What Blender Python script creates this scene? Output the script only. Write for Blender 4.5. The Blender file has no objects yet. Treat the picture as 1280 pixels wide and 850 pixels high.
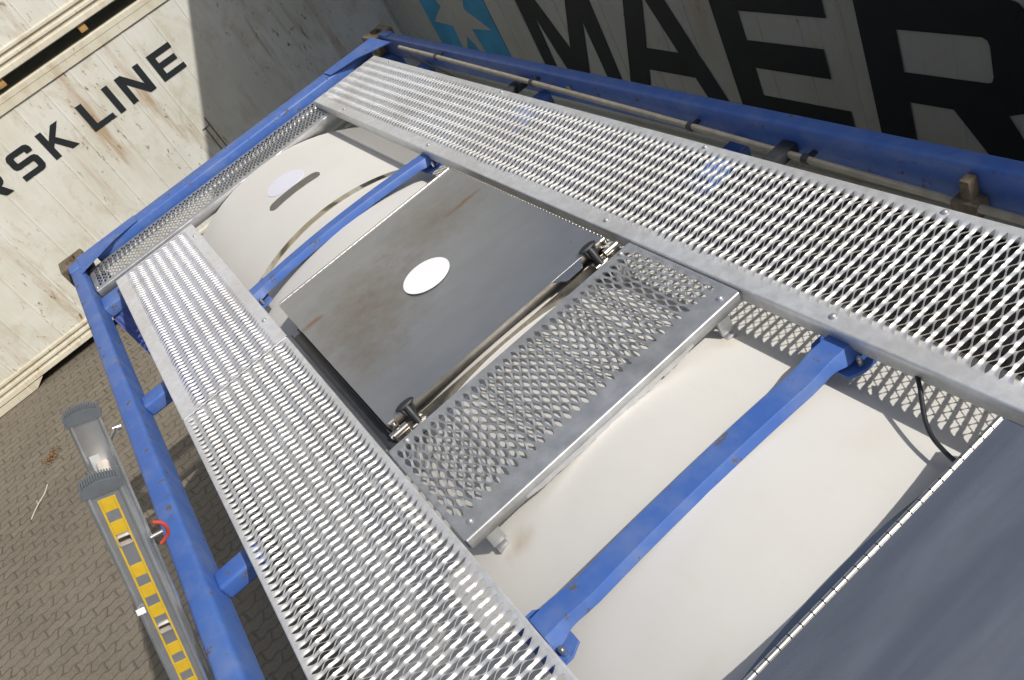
import bpy, bmesh, math, random
import numpy as np
from mathutils import Vector, Matrix
random.seed(4)
R = math.radians
C = bpy.context.scene.collection
sc = bpy.context.scene

# ------------------------------------------------------------------ camera
S = 1.597
Rw = [(-0.50865, -0.742078, -0.436571), (-0.361114, 0.64419, -0.674252), (0.781582, -0.185306, -0.595643)]
cam = bpy.data.cameras.new('camera')
cam.sensor_width = 36.0
cam.lens = 36.0 * 1073.48 / 1280.0
cam.clip_start = 0.05
cam.clip_end = 2000
camo = bpy.data.objects.new('camera', cam)
C.objects.link(camo)
r, d, f = Vector(Rw[0]), Vector(Rw[1]), Vector(Rw[2])
camo.matrix_world = Matrix(((r.x, -d.x, -f.x, 0), (r.y, -d.y, -f.y, 0), (r.z, -d.z, -f.z, S), (0, 0, 0, 1)))
sc.camera = camo

# ------------------------------------------------------------------ light
SUN = Vector((0.872, 0.615, -1.0)).normalized()      # travel direction of the light
el = math.asin(-SUN.z)
w = bpy.data.worlds.new('World'); sc.world = w; w.use_nodes = True
wn = w.node_tree
for n in list(wn.nodes): wn.nodes.remove(n)
wo = wn.nodes.new('ShaderNodeOutputWorld'); bg = wn.nodes.new('ShaderNodeBackground')
sky = wn.nodes.new('ShaderNodeTexSky'); sky.sky_type = 'NISHITA'; sky.sun_disc = False
sky.sun_elevation = el; sky.sun_rotation = math.atan2(-SUN.x, -SUN.y)
sky.air_density = 1.2; sky.dust_density = 4.0; sky.ozone_density = 1.2
bg.inputs['Strength'].default_value = 0.100
wn.links.new(sky.outputs[0], bg.inputs['Color']); wn.links.new(bg.outputs[0], wo.inputs['Surface'])
sl = bpy.data.lights.new('sun', 'SUN'); sl.energy = 4.1; sl.angle = R(0.55); sl.color = (1.0, 0.95, 0.88)
so = bpy.data.objects.new('sun', sl); C.objects.link(so)
so.rotation_euler = SUN.to_track_quat('-Z', 'Y').to_euler()
sc.view_settings.view_transform = 'Standard'; sc.view_settings.look = 'None'
sc.view_settings.gamma = 1; sc.view_settings.use_curve_mapping = False
sc.view_settings.exposure = 0.03

# ------------------------------------------------------------------ materials
class NT:
    def __init__(s, name):
        s.m = bpy.data.materials.new(name); s.m.use_nodes = True
        s.t = s.m.node_tree; s.b = s.t.nodes['Principled BSDF']
    def n(s, t, **k):
        x = s.t.nodes.new(t)
        for a, v in k.items(): setattr(x, a, v)
        return x
    def l(s, a, b): s.t.links.new(a, b)
    def coord(s, scale=(1, 1, 1), rot=(0, 0, 0)):
        tc = s.n('ShaderNodeTexCoord'); mp = s.n('ShaderNodeMapping')
        mp.inputs['Scale'].default_value = scale; mp.inputs['Rotation'].default_value = rot
        s.l(tc.outputs['Object'], mp.inputs['Vector']); return mp.outputs[0]
    def noise(s, vec, scale, detail=4, rough=0.55, dist=0):
        x = s.n('ShaderNodeTexNoise'); x.inputs['Scale'].default_value = scale
        x.inputs['Detail'].default_value = detail; x.inputs['Roughness'].default_value = rough
        x.inputs['Distortion'].default_value = dist
        s.l(vec, x.inputs['Vector']); return x.outputs[0]
    def ramp(s, fac, stops):
        x = s.n('ShaderNodeValToRGB'); e = x.color_ramp.elements
        while len(e) < len(stops): e.new(0.5)
        for i, (p, c) in enumerate(stops):
            e[i].position = p
            e[i].color = (c, c, c, 1) if not isinstance(c, tuple) else (*c, 1)
        s.l(fac, x.inputs[0]); return x.outputs[0]
    def mix(s, fac, a, b, mode='MIX'):
        x = s.n('ShaderNodeMix', data_type='RGBA', blend_type=mode)
        for v, i in ((fac, 0), (a, 6), (b, 7)):
            if isinstance(v, (int, float)): x.inputs[i].default_value = v
            elif isinstance(v, tuple): x.inputs[i].default_value = (*v, 1)
            else: s.l(v, x.inputs[i])
        return x.outputs[2]
    def math(s, op, a, b=0.0, clamp=False):
        x = s.n('ShaderNodeMath', operation=op, use_clamp=clamp)
        for v, i in ((a, 0), (b, 1)):
            if isinstance(v, (int, float)): x.inputs[i].default_value = v
            else: s.l(v, x.inputs[i])
        return x.outputs[0]
    def set(s, col=None, rough=None, metal=None, bump=None, bd=0.002, bs=0.5, spec=None):
        for v, nm in ((col, 'Base Color'), (rough, 'Roughness'), (metal, 'Metallic'), (spec, 'Specular IOR Level')):
            if v is None: continue
            if isinstance(v, (int, float)): s.b.inputs[nm].default_value = v
            elif isinstance(v, tuple): s.b.inputs[nm].default_value = (*v, 1)
            else: s.l(v, s.b.inputs[nm])
        if bump is not None:
            x = s.n('ShaderNodeBump'); x.inputs['Strength'].default_value = bs; x.inputs['Distance'].default_value = bd
            s.l(bump, x.inputs['Height']); s.l(x.outputs[0], s.b.inputs['Normal'])
        return s.m

def m_container(name, base, rustamt=0.5, sc_=1.0):
    t = NT(name); v = t.coord((1, 1, 1)); vs = t.coord((3.2, 3.2, 0.35)); vf = t.coord((22, 22, 0.9))
    streak = t.noise(vs, 1.6 * sc_, 6, 0.65)
    fine = t.noise(vf, 1.0, 4, 0.6)
    blot = t.noise(v, 1.3, 5, 0.6)
    speck = t.noise(t.coord((9, 9, 4)), 2.2, 6, 0.7)
    dark = tuple(b * 0.70 for b in base)
    c = t.mix(t.ramp(blot, [(0.35, 0.0), (0.7, 1.0)]), base, tuple((base[0] * 0.86, base[1] * 0.84, base[2] * 0.78)))
    c = t.mix(t.math('MULTIPLY', t.ramp(fine, [(0.42, 0.0), (0.8, 1.0)]), 0.16), c, dark)
    patch = t.noise(t.coord((1.0, 1.0, 0.7)), 1.0, 3, 0.5)
    pm = t.ramp(patch, [(0.44, 0.0), (0.62, 1.0)])
    gr = t.noise(t.coord((2.5, 2.5, 1.4)), 1.7, 7, 0.7, 0.6)
    c = t.mix(t.math('MULTIPLY', t.ramp(gr, [(0.52, 0.0), (0.66, 1.0)]), 0.40), c, (0.40, 0.35, 0.24))
    rm = t.math('MULTIPLY', t.ramp(streak, [(0.53, 0.0), (0.66, 1.0)]), rustamt)
    rm = t.math('MULTIPLY', rm, t.math('ADD', t.math('MULTIPLY', pm, 0.85), 0.12))
    c = t.mix(rm, c, (0.33, 0.21, 0.10))
    sm = t.math('MULTIPLY', t.ramp(speck, [(0.60, 0.0), (0.66, 1.0)]), t.math('MULTIPLY', t.math('ADD', pm, 0.25), rustamt))
    c = t.mix(sm, c, (0.17, 0.10, 0.05))
    return t.set(c, 0.62, 0.0, bump=blot, bd=0.004, bs=0.3)

def m_metal(name, col, rough, metal=1.0, var=0.12, scale=14, stretch=(1, 1, 1), bumpd=0.0006, rv=0.12):
    t = NT(name); v = t.coord(stretch)
    a = t.noise(v, scale, 5, 0.6); b = t.noise(v, scale * 5, 3, 0.6)
    c = t.mix(t.ramp(a, [(0.3, 0.0), (0.72, 1.0)]), tuple(x * (1 - var) for x in col), tuple(min(1, x * (1 + var)) for x in col))
    c = t.mix(t.math('MULTIPLY', t.ramp(b, [(0.5, 0.0), (0.8, 1.0)]), 0.35), c, tuple(x * (1 - 1.6 * var) for x in col))
    so_ = t.noise(t.coord(), 2.3, 6, 0.65, 0.3)
    c = t.mix(t.math('MULTIPLY', t.ramp(so_, [(0.46, 0.0), (0.68, 1.0)]), 0.38), c, tuple(x * f_ for x, f_ in zip(col, (0.62, 0.57, 0.50))))
    rr = t.math('ADD', t.math('MULTIPLY', a, rv), rough - rv / 2)
    return t.set(c, rr, metal, bump=b, bd=bumpd, bs=0.35)

def m_blue(name, col=(0.038, 0.105, 0.36)):
    t = NT(name); v = t.coord()
    a = t.noise(v, 3.5, 5, 0.6); ch = t.noise(v, 17, 7, 0.68)
    c = t.mix(t.ramp(a, [(0.3, 0.0), (0.7, 1.0)]), col, (col[0] * 1.35, col[1] * 1.2, col[2] * 1.06))
    dust = t.noise(v, 9, 5, 0.6)
    c = t.mix(t.math('MULTIPLY', t.ramp(dust, [(0.45, 0.0), (0.7, 1.0)]), 0.32), c, (0.20, 0.25, 0.36))
    k = t.ramp(ch, [(0.615, 0.0), (0.635, 1.0)])
    c = t.mix(k, c, (0.10, 0.085, 0.075))
    rg = t.math('ADD', t.math('MULTIPLY', k, 0.35), 0.5)
    hb = t.math('SUBTRACT', t.math('MULTIPLY', dust, 0.3), k)
    return t.set(c, rg, 0.0, bump=hb, bd=0.0012, bs=0.45)

def m_plain(name, col, rough=0.5, metal=0.0, var=0.1, scale=20, bd=0.0005):
    t = NT(name); a = t.noise(t.coord(), scale, 5, 0.6)
    c = t.mix(t.ramp(a, [(0.3, 0.0), (0.7, 1.0)]), tuple(x * (1 - var) for x in col), tuple(x * (1 + var) for x in col))
    return t.set(c, rough, metal, bump=a, bd=bd, bs=0.3)

M = {}
M['galv'] = m_metal('galvanised_steel', (0.62, 0.635, 0.655), 0.42, 0.82, 0.10, 22, rv=0.16)
M['grate'] = m_metal('bright_grating_steel', (0.74, 0.75, 0.755), 0.48, 0.62, 0.12, 30, rv=0.16)
M['grate2'] = m_metal('newer_grating_steel', (0.78, 0.79, 0.82), 0.44, 0.60, 0.10, 30, rv=0.16)
M['zinc_dull'] = m_metal('dull_galvanised_steel', (0.50, 0.515, 0.53), 0.48, 0.75, 0.16, 16, rv=0.2)
M['blue'] = m_blue('blue_frame_paint')
M['blue_panel'] = m_blue('blue_panel_paint', (0.035, 0.075, 0.36))
M['steel'] = m_metal('brushed_stainless', (0.30, 0.285, 0.26), 0.30, 1.0, 0.2, 9, (1, 6, 1), rv=0.16)
M['mirror'] = m_metal('polished_stainless_band', (0.62, 0.60, 0.56), 0.05, 1.0, 0.06, 9, rv=0.02, bumpd=0.0001)
M['hinge'] = m_metal('hinge_steel', (0.62, 0.60, 0.57), 0.34, 1.0, 0.08, 30, rv=0.1)
M['alu'] = m_metal('ladder_aluminium', (0.52, 0.55, 0.58), 0.40, 0.9, 0.12, 10, (1, 1, 1), rv=0.2)
M['rubber'] = m_plain('black_rubber', (0.018, 0.02, 0.024), 0.5, 0, 0.2)
M['capgrey'] = m_plain('grey_plastic_cap', (0.10, 0.115, 0.13), 0.55, 0, 0.15)
M['yellow'] = m_plain('yellow_sticker', (0.54, 0.36, 0.02), 0.5, 0, 0.08, 40)
M['red'] = m_plain('red_hook_paint', (0.42, 0.05, 0.03), 0.5, 0, 0.25)
M['white'] = m_plain('white_sticker', (0.80, 0.80, 0.83), 0.5, 0, 0.03, 120)
M['ink'] = m_plain('faded_black_lettering', (0.007, 0.011, 0.014), 0.6, 0, 0.35, 3)
M['cyan'] = m_plain('light_blue_logo_paint', (0.045, 0.27, 0.46), 0.6, 0, 0.22, 2.5)
M['rust'] = m_plain('rusty_casting', (0.13, 0.10, 0.065), 0.8, 0, 0.5, 30, 0.003)
M['conduit'] = m_plain('dusty_conduit', (0.30, 0.27, 0.21), 0.5, 0.1, 0.2)
M['wood'] = m_plain('ochre_spacer', (0.36, 0.22, 0.08), 0.8, 0, 0.3)
M['dark'] = m_plain('dark_gasket', (0.03, 0.032, 0.036), 0.45, 0, 0.3)
M['debris'] = m_plain('dry_debris', (0.20, 0.12, 0.06), 0.9, 0, 0.5, 60)
M['twig'] = m_plain('bleached_twig', (0.48, 0.44, 0.36), 0.8, 0, 0.1)
M['rung'] = m_plain('worn_rung_metal', (0.50, 0.46, 0.40), 0.4, 0.3, 0.15)
M['sticker'] = m_plain('faded_white_sticker', (0.60, 0.61, 0.69), 0.55, 0, 0.04, 60)
M['tag'] = m_plain('dull_paper_tag', (0.45, 0.46, 0.47), 0.6, 0, 0.1)
M['slot'] = m_plain('weathered_strip', (0.125, 0.12, 0.11), 0.55, 0.1, 0.15, 25)
M['cont_far'] = m_container('weathered_white_container', (0.63, 0.635, 0.59), 0.75)
M['cont_side'] = m_container('weathered_grey_container', (0.42, 0.42, 0.38), 0.5)  # white walls of the right stack, base darkened to paint in their shade
M['cont_rail'] = m_container('cream_container_rail', (0.60, 0.575, 0.48), 0.6)

def m_tank():
    t = NT('tank_white_cladding'); v = t.coord()
    a = t.noise(v, 1.8, 5, 0.6); b = t.noise(v, 55, 4, 0.6); d_ = t.noise(t.coord((2, 5, 2)), 5, 6, 0.62)
    c = t.mix(t.ramp(a, [(0.3, 0.0), (0.72, 1.0)]), (0.60, 0.595, 0.57), (0.565, 0.555, 0.52))
    c = t.mix(t.math('MULTIPLY', t.ramp(d_, [(0.56, 0.0), (0.8, 1.0)]), 0.3), c, (0.55, 0.51, 0.42))
    tc = t.n('ShaderNodeTexCoord')
    for (x, y, z, rx, ry, s_) in ((1.56, -0.09, -0.11, 0.055, 0.08, 0.5), (1.60, -0.90, -0.12, 0.05, 0.08, 0.45),
                                  (0.93, -0.13, -0.1, 0.05, 0.15, 0.12), (1.05, -0.84, -0.1, 0.08, 0.12, 0.12)):
        vm = t.n('ShaderNodeVectorMath', operation='SUBTRACT'); t.l(tc.outputs['Object'], vm.inputs[0]); vm.inputs[1].default_value = (x, y, z)
        vd = t.n('ShaderNodeVectorMath', operation='DIVIDE'); t.l(vm.outputs[0], vd.inputs[0]); vd.inputs[1].default_value = (rx, ry, 0.5)
        ln = t.n('ShaderNodeVectorMath', operation='LENGTH'); t.l(vd.outputs[0], ln.inputs[0])
        nn = t.noise(v, 24, 4, 0.6)
        k = t.math('SUBTRACT', 1.35, t.math('ADD', ln.outputs['Value'], nn), clamp=True)
        c = t.mix(t.math('MULTIPLY', k, s_), c, (0.34, 0.26, 0.15))
    return t.set(c, 0.55, 0.0, bump=b, bd=0.0006, bs=0.35)
M['tank'] = m_tank()

def m_lid(name, rust):
    t = NT(name); v = t.coord(); 
    a = t.noise(v, 2.2, 5, 0.6, 0.4); b = t.noise(t.coord((4, 1.5, 1)), 3.5, 4, 0.55); sp = t.noise(v, 45, 3, 0.6)
    c = t.mix(t.ramp(a, [(0.35, 0.0), (0.7, 1.0)]), (0.39, 0.41, 0.435), (0.45, 0.465, 0.48))
    c = t.mix(t.math('MULTIPLY', t.ramp(b, [(0.35, 0.0), (0.85, 1.0)]), 0.25), c, (0.25, 0.21, 0.165))
    c = t.mix(t.ramp(sp, [(0.74, 0.0), (0.78, 1.0)]), c, (0.13, 0.11, 0.09))
    if not rust:
        b2 = t.noise(t.coord((5.5, 0.7, 1)), 2.2, 6, 0.62, 0.3)
        c = t.mix(t.ramp(b2, [(0.38, 0.0), (0.66, 1.0)]), tuple(x * 0.80 for x in (0.39, 0.41, 0.435)), c)
    if rust:
        tc = t.n('ShaderNodeTexCoord')
        for (x, y, rx, ry, s_) in ((3.005, -0.85, 0.022, 0.14, 1.0), (3.02, -0.09, 0.024, 0.08, 1.0),
                                   (2.85, -0.28, 0.40, 0.34, 0.75), (3.05, -0.72, 0.28, 0.34, 0.6), (2.60, -0.14, 0.3, 0.2, 0.5)):
            vm = t.n('ShaderNodeVectorMath', operation='SUBTRACT'); t.l(tc.outputs['Object'], vm.inputs[0]); vm.inputs[1].default_value = (x, y, 0)
            vd = t.n('ShaderNodeVectorMath', operation='DIVIDE'); t.l(vm.outputs[0], vd.inputs[0]); vd.inputs[1].default_value = (rx, ry, 1)
            ln = t.n('ShaderNodeVectorMath', operation='LENGTH'); t.l(vd.outputs[0], ln.inputs[0])
            nn = t.noise(v, 16, 4, 0.6)
            k = t.math('SUBTRACT', 1.4, t.math('ADD', ln.outputs['Value'], nn), clamp=True)
            c = t.mix(t.math('MULTIPLY', k, s_), c, (0.33, 0.155, 0.05) if rx < 0.1 else (0.25, 0.20, 0.145))  # broad brown: darkened steel and painted reflection of the far containers; narrow: rust
    rr = t.math('ADD', t.math('MULTIPLY', a, 0.12), 0.27)
    if not rust: rr = t.math('ADD', t.math('MULTIPLY', b2, 0.14), 0.16)
    return t.set(c, rr, 0.84, bump=a, bd=0.006, bs=0.25)
M['lid'] = m_lid('stained_stainless_lid', True)
M['lid2'] = m_lid('brushed_stainless_lid', False)

def m_ground():
    t = NT('block_paving'); tc = t.n('ShaderNodeTexCoord')
    # wavy interlocking blocks: brick rows with a zig-zag bend
    sep = t.n('ShaderNodeSeparateXYZ'); t.l(tc.outputs['Object'], sep.inputs[0])
    warp = t.n('ShaderNodeTexNoise'); warp.inputs['Scale'].default_value = 5; t.l(tc.outputs['Object'], warp.inputs['Vector'])
    wv = t.math('MULTIPLY', t.math('SUBTRACT', warp.outputs[0], 0.5), 0.035)
    zx = t.math('ADD', t.math('MULTIPLY', t.math('PINGPONG', sep.outputs[1], 0.0565), 0.40), wv)
    zy = t.math('ADD', t.math('MULTIPLY', t.math('PINGPONG', sep.outputs[0], 0.1125), 0.22), wv)
    cx = t.math('ADD', sep.outputs[0], zx); cy = t.math('ADD', sep.outputs[1], zy)
    cmb = t.n('ShaderNodeCombineXYZ'); t.l(cy, cmb.inputs[0]); t.l(cx, cmb.inputs[1])
    br = t.n('ShaderNodeTexBrick'); t.l(cmb.outputs[0], br.inputs['Vector'])
    br.inputs['Scale'].default_value = 1; br.inputs['Brick Width'].default_value = 0.225; br.inputs['Row Height'].default_value = 0.1125
    br.inputs['Mortar Size'].default_value = 0.010; br.inputs['Mortar Smooth'].default_value = 0.5
    br.inputs['Color1'].default_value = (0.122, 0.103, 0.076, 1); br.inputs['Color2'].default_value = (0.155, 0.133, 0.100, 1)
    br.inputs['Mortar'].default_value = (0.058, 0.049, 0.037, 1)
    v = t.coord(); a = t.noise(v, 0.8, 6, 0.6); b = t.noise(v, 40, 4, 0.65)
    c = t.mix(t.math('MULTIPLY', t.ramp(a, [(0.35, 0.0), (0.7, 1.0)]), 0.6), br.outputs[0], (0.105, 0.088, 0.064))
    a2 = t.noise(v, 0.35, 6, 0.65, 0.5)
    c = t.mix(t.math('MULTIPLY', t.ramp(a2, [(0.45, 0.0), (0.62, 1.0)]), 0.45), c, (0.20, 0.175, 0.135))
    c = t.mix(t.math('MULTIPLY', t.ramp(b, [(0.4, 0.0), (0.8, 1.0)]), 0.5), c, (0.24, 0.225, 0.19))
    h = t.math('ADD', t.math('MULTIPLY', br.outputs['Fac'], -1.0), t.math('MULTIPLY', b, 0.25))
    return t.set(c, 0.85, 0, bump=h, bd=0.012, bs=0.8)
M['ground'] = m_ground()

# ------------------------------------------------------------------ mesh helpers
def empty(name, loc, label, cat, group=None):
    o = bpy.data.objects.new(name, None); C.objects.link(o); o.location = loc
    o['label'] = label; o['category'] = cat
    if group: o['group'] = group
    o.empty_display_size = 0.2
    return o

def link(name, me, mat, parent=None, label=None):
    me.materials.append(mat)
    o = bpy.data.objects.new(name, me); C.objects.link(o)
    if parent is not None:
        o.parent = parent
        # geometry is written in world coordinates
        p = Vector((0, 0, 0)); q = parent
        while q is not None: p += Vector(q.location); q = q.parent
        o.location = -p
    if label: o['label'] = label
    return o

class MB:
    def __init__(s): s.v = []; s.f = []; s.sm = []
    def add(s, vs, fs, smooth=False):
        k = len(s.v); s.v += [tuple(x) for x in vs]; s.f += [tuple(i + k for i in q) for q in fs]; s.sm += [smooth] * len(fs)
        return s
    def box(s, a, b, bev=0.0, seg=2):
        x0, x1 = sorted((a[0], b[0])); y0, y1 = sorted((a[1], b[1])); z0, z1 = sorted((a[2], b[2]))
        bm = bmesh.new(); g = bmesh.ops.create_cube(bm, size=1)
        for v in bm.verts: v.co = Vector(((x0 + x1) / 2 + v.co.x * (x1 - x0), (y0 + y1) / 2 + v.co.y * (y1 - y0), (z0 + z1) / 2 + v.co.z * (z1 - z0)))
        if bev: bmesh.ops.bevel(bm, geom=bm.edges[:], offset=bev, segments=seg, affect='EDGES', profile=0.5)
        s.bm(bm, bool(bev)); return s
    def bm(s, bm, smooth=False):
        bm.verts.ensure_lookup_table(); bm.verts.index_update()
        s.add([v.co[:] for v in bm.verts], [[v.index for v in f_.verts] for f_ in bm.faces], smooth); bm.free()
    def cyl(s, p, q, r, n=16, r2=None, caps=True, smooth=True):
        p, q = Vector(p), Vector(q); ax = (q - p).normalized(); r2 = r if r2 is None else r2
        u = ax.orthogonal().normalized(); w_ = ax.cross(u)
        A = [p + (u * math.cos(2 * math.pi * i / n) + w_ * math.sin(2 * math.pi * i / n)) * r for i in range(n)]
        B = [q + (u * math.cos(2 * math.pi * i / n) + w_ * math.sin(2 * math.pi * i / n)) * r2 for i in range(n)]
        s.add(A + B, [(i, (i + 1) % n, n + (i + 1) % n, n + i) for i in range(n)], smooth)
        if caps: s.add(A, [tuple(range(n))[::-1]]); s.add(B, [tuple(range(n))])
        return s
    def tube(s, pts, r, n=10):
        pts = [Vector(p) for p in pts]; rings = []; u = None
        for i, p in enumerate(pts):
            t = (pts[min(i + 1, len(pts) - 1)] - pts[max(i - 1, 0)]).normalized()
            if u is None: u = t.orthogonal().normalized()
            u = (u - t * u.dot(t)).normalized(); w_ = t.cross(u)
            rings.append([p + (u * math.cos(2 * math.pi * k / n) + w_ * math.sin(2 * math.pi * k / n)) * r for k in range(n)])
        vs = [v for g in rings for v in g]
        fs = [(i * n + k, i * n + (k + 1) % n, (i + 1) * n + (k + 1) % n, (i + 1) * n + k) for i in range(len(rings) - 1) for k in range(n)]
        s.add(vs, fs, True); s.add(rings[0], [tuple(range(n))[::-1]]); s.add(rings[-1], [tuple(range(n))]); return s
    def loft(s, secs, closed=True, caps=True, smooth=False):
        n = len(secs[0]); vs = [v for g in secs for v in g]; m = n if closed else n - 1
        fs = [(i * n + k, i * n + (k + 1) % n, (i + 1) * n + (k + 1) % n, (i + 1) * n + k) for i in range(len(secs) - 1) for k in range(m)]
        s.add(vs, fs, smooth)
        if caps and closed: s.add(secs[0], [tuple(range(n))[::-1]]); s.add(secs[-1], [tuple(range(n))])
        return s
    def prism(s, poly, fn, t):
        """poly: 2d outline; fn(a,b,h) -> 3d; extruded from h=0 to h=t, triangulated so that concave outlines work"""
        bm = bmesh.new(); a = [bm.verts.new(fn(x, y, 0)) for x, y in poly]; b = [bm.verts.new(fn(x, y, t)) for x, y in poly]
        n = len(poly); fa = bm.faces.new(a); fb = bm.faces.new(b[::-1]); fa.normal_update(); fb.normal_update()
        for i in range(n): bm.faces.new((a[i], a[(i + 1) % n], b[(i + 1) % n], b[i]))
        bmesh.ops.triangulate(bm, faces=[fa, fb]); bmesh.ops.recalc_face_normals(bm, faces=bm.faces[:])
        s.bm(bm); return s
    def build(s, name, mat, parent=None, label=None, autosmooth=True):
        me = bpy.data.meshes.new(name); me.from_pydata(s.v, [], s.f)
        me.polygons.foreach_set('use_smooth', s.sm)
        me.update(); me.validate()
        bm = bmesh.new(); bm.from_mesh(me); bmesh.ops.recalc_face_normals(bm, faces=bm.faces[:]); bm.to_mesh(me); bm.free()
        if any(s.sm) and hasattr(me, 'set_sharp_from_angle'): me.set_sharp_from_angle(angle=R(42))
        return link(name, me, mat, parent, label)

def px(u, v, z):
    """a pixel of the 1280x850 photograph -> point on the height z (used once, to read real positions off the photo)"""
    a, b = (u - 640) / 1073.48, (v - 425) / 1073.48
    d_ = [Rw[0][i] * a + Rw[1][i] * b + Rw[2][i] for i in range(3)]
    t = (z - S) / d_[2]
    return (d_[0] * t, d_[1] * t, z)

YC, ZT, RT = -0.487, -0.047, 1.18          # tank axis, crown height, radius
ZG = -2.62
def tz(y, off=0.0): return ZT - RT + math.sqrt(max(0, (RT + off) ** 2 - (y - YC) ** 2))

# ------------------------------------------------------------------ ground (structure)
g = MB(); g.add([(-120, -120, ZG), (160, -120, ZG), (160, 120, ZG), (-120, 120, ZG)], [(0, 1, 2, 3)])
o = g.build('ground', M['ground']); o['kind'] = 'structure'

# ------------------------------------------------------------------ letters (shared)
# each letter: list of outlines in a unit box, x right 0..width, y up 0..1
ST = 0.20
def ring_letters():
    L = {}
    L['E'] = ([[(0, 0), (.93, 0), (.93, .19), (.23, .19), (.23, .40), (.84, .40), (.84, .60), (.23, .60), (.23, .805), (.91, .805), (.91, 1), (0, 1)]], .93)
    L['L'] = ([[(0, 0), (.85, 0), (.85, .19), (.23, .19), (.23, 1), (0, 1)]], .85)
    L['I'] = ([[(0, 0), (.23, 0), (.23, 1), (0, 1)]], .23)
    L['N'] = ([[(0, 0), (.22, 0), (.22, .66), (.72, 0), (.96, 0), (.96, 1), (.74, 1), (.74, .35), (.24, 1), (0, 1)]], .96)
    L['K'] = ([[(0, 0), (.23, 0), (.23, .36), (.34, .47), (.68, 0), (.96, 0), (.50, .61), (.90, 1), (.62, 1), (.23, .62), (.23, 1), (0, 1)]], .96)
    L['M'] = ([[(0, 0), (.18, 0), (.205, .59), (.38, 0), (.66, 0), (.93, .59), (.955, 0), (1.145, 0), (1.145, 1), (.93, 1), (.56, .30), (.20, 1), (0, 1)]], 1.145)
    L['A'] = ([[(0, 0), (.245, 0), (.355, .233), (.875, .233), (.97, 0), (1.18, 0), (.765, 1), (.445, 1)],
               ], 1.18)
    S_ = [(.03, .0), (.70, 0), (.80, .03), (.87, .12), (.88, .30), (.87, .47), (.80, .57), (.70, .60), (.24, .60), (.22, .64), (.22, .78), (.24, .81), (.62, .81), (.64, .78), (.64, .70), (.86, .70),
          (.87, .84), (.82, .95), (.72, 1), (.16, 1), (.06, .96), (.0, .86), (0, .55), (.05, .45), (.16, .41), (.63, .41), (.66, .37), (.66, .23), (.63, .19), (.03, .19)]
    L['S'] = ([S_], .88)
    L['R'] = ([], .98)
    return L
LET = ring_letters()

def letter_mesh(mb, ch, fn, t):
    if ch == 'A':
        # legs, bar and apex as one outline round the counter (cut open at the apex)
        out = [(0, 0), (.245, 0), (.355, .233), (.875, .233), (.97, 0), (1.18, 0), (.765, 1), (.605, 1), (.605, .87),
               (.785, .425), (.42, .425), (.605, .868), (.603, 1), (.445, 1)]
        mb.prism(out, fn, t)
    elif ch == 'R':
        hole = [(.235, .775), (.71, .775), (.735, .76), (.745, .73), (.745, .56), (.735, .53), (.71, .52), (.235, .52)]
        outer = [(0, 1), (0, 0), (.235, 0), (.235, .33), (.50, .33), (.72, 0), (.98, 0), (.80, .345), (.90, .38), (.96, .45), (.985, .56), (.985, .78), (.96, .90), (.90, .965), (.80, 1)]
        # slit at (.235,.775)->(.235,1)
        out = outer[0:1] + outer[1:] + [(.2352, 1), (.2352, .775)] + hole[1:] + [(.235, .52), (.2348, .775), (.2348, 1)]
        # split in simple pieces instead: stem, top bowl, lower bar with leg
        mb.prism([(0, 0), (.235, 0), (.235, 1), (0, 1)], fn, t)
        mb.prism([(.235, .775), (.71, .775), (.735, .76), (.745, .73), (.745, .56), (.735, .53), (.71, .52), (.235, .52), (.235, .33), (.50, .33), (.72, 0), (.98, 0),
                  (.80, .345), (.90, .38), (.96, .45), (.985, .56), (.985, .78), (.96, .90), (.90, .965), (.80, 1), (.235, 1)], fn, t)
    else:
        for out in LET[ch][0]: mb.prism(out, fn, t)

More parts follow.
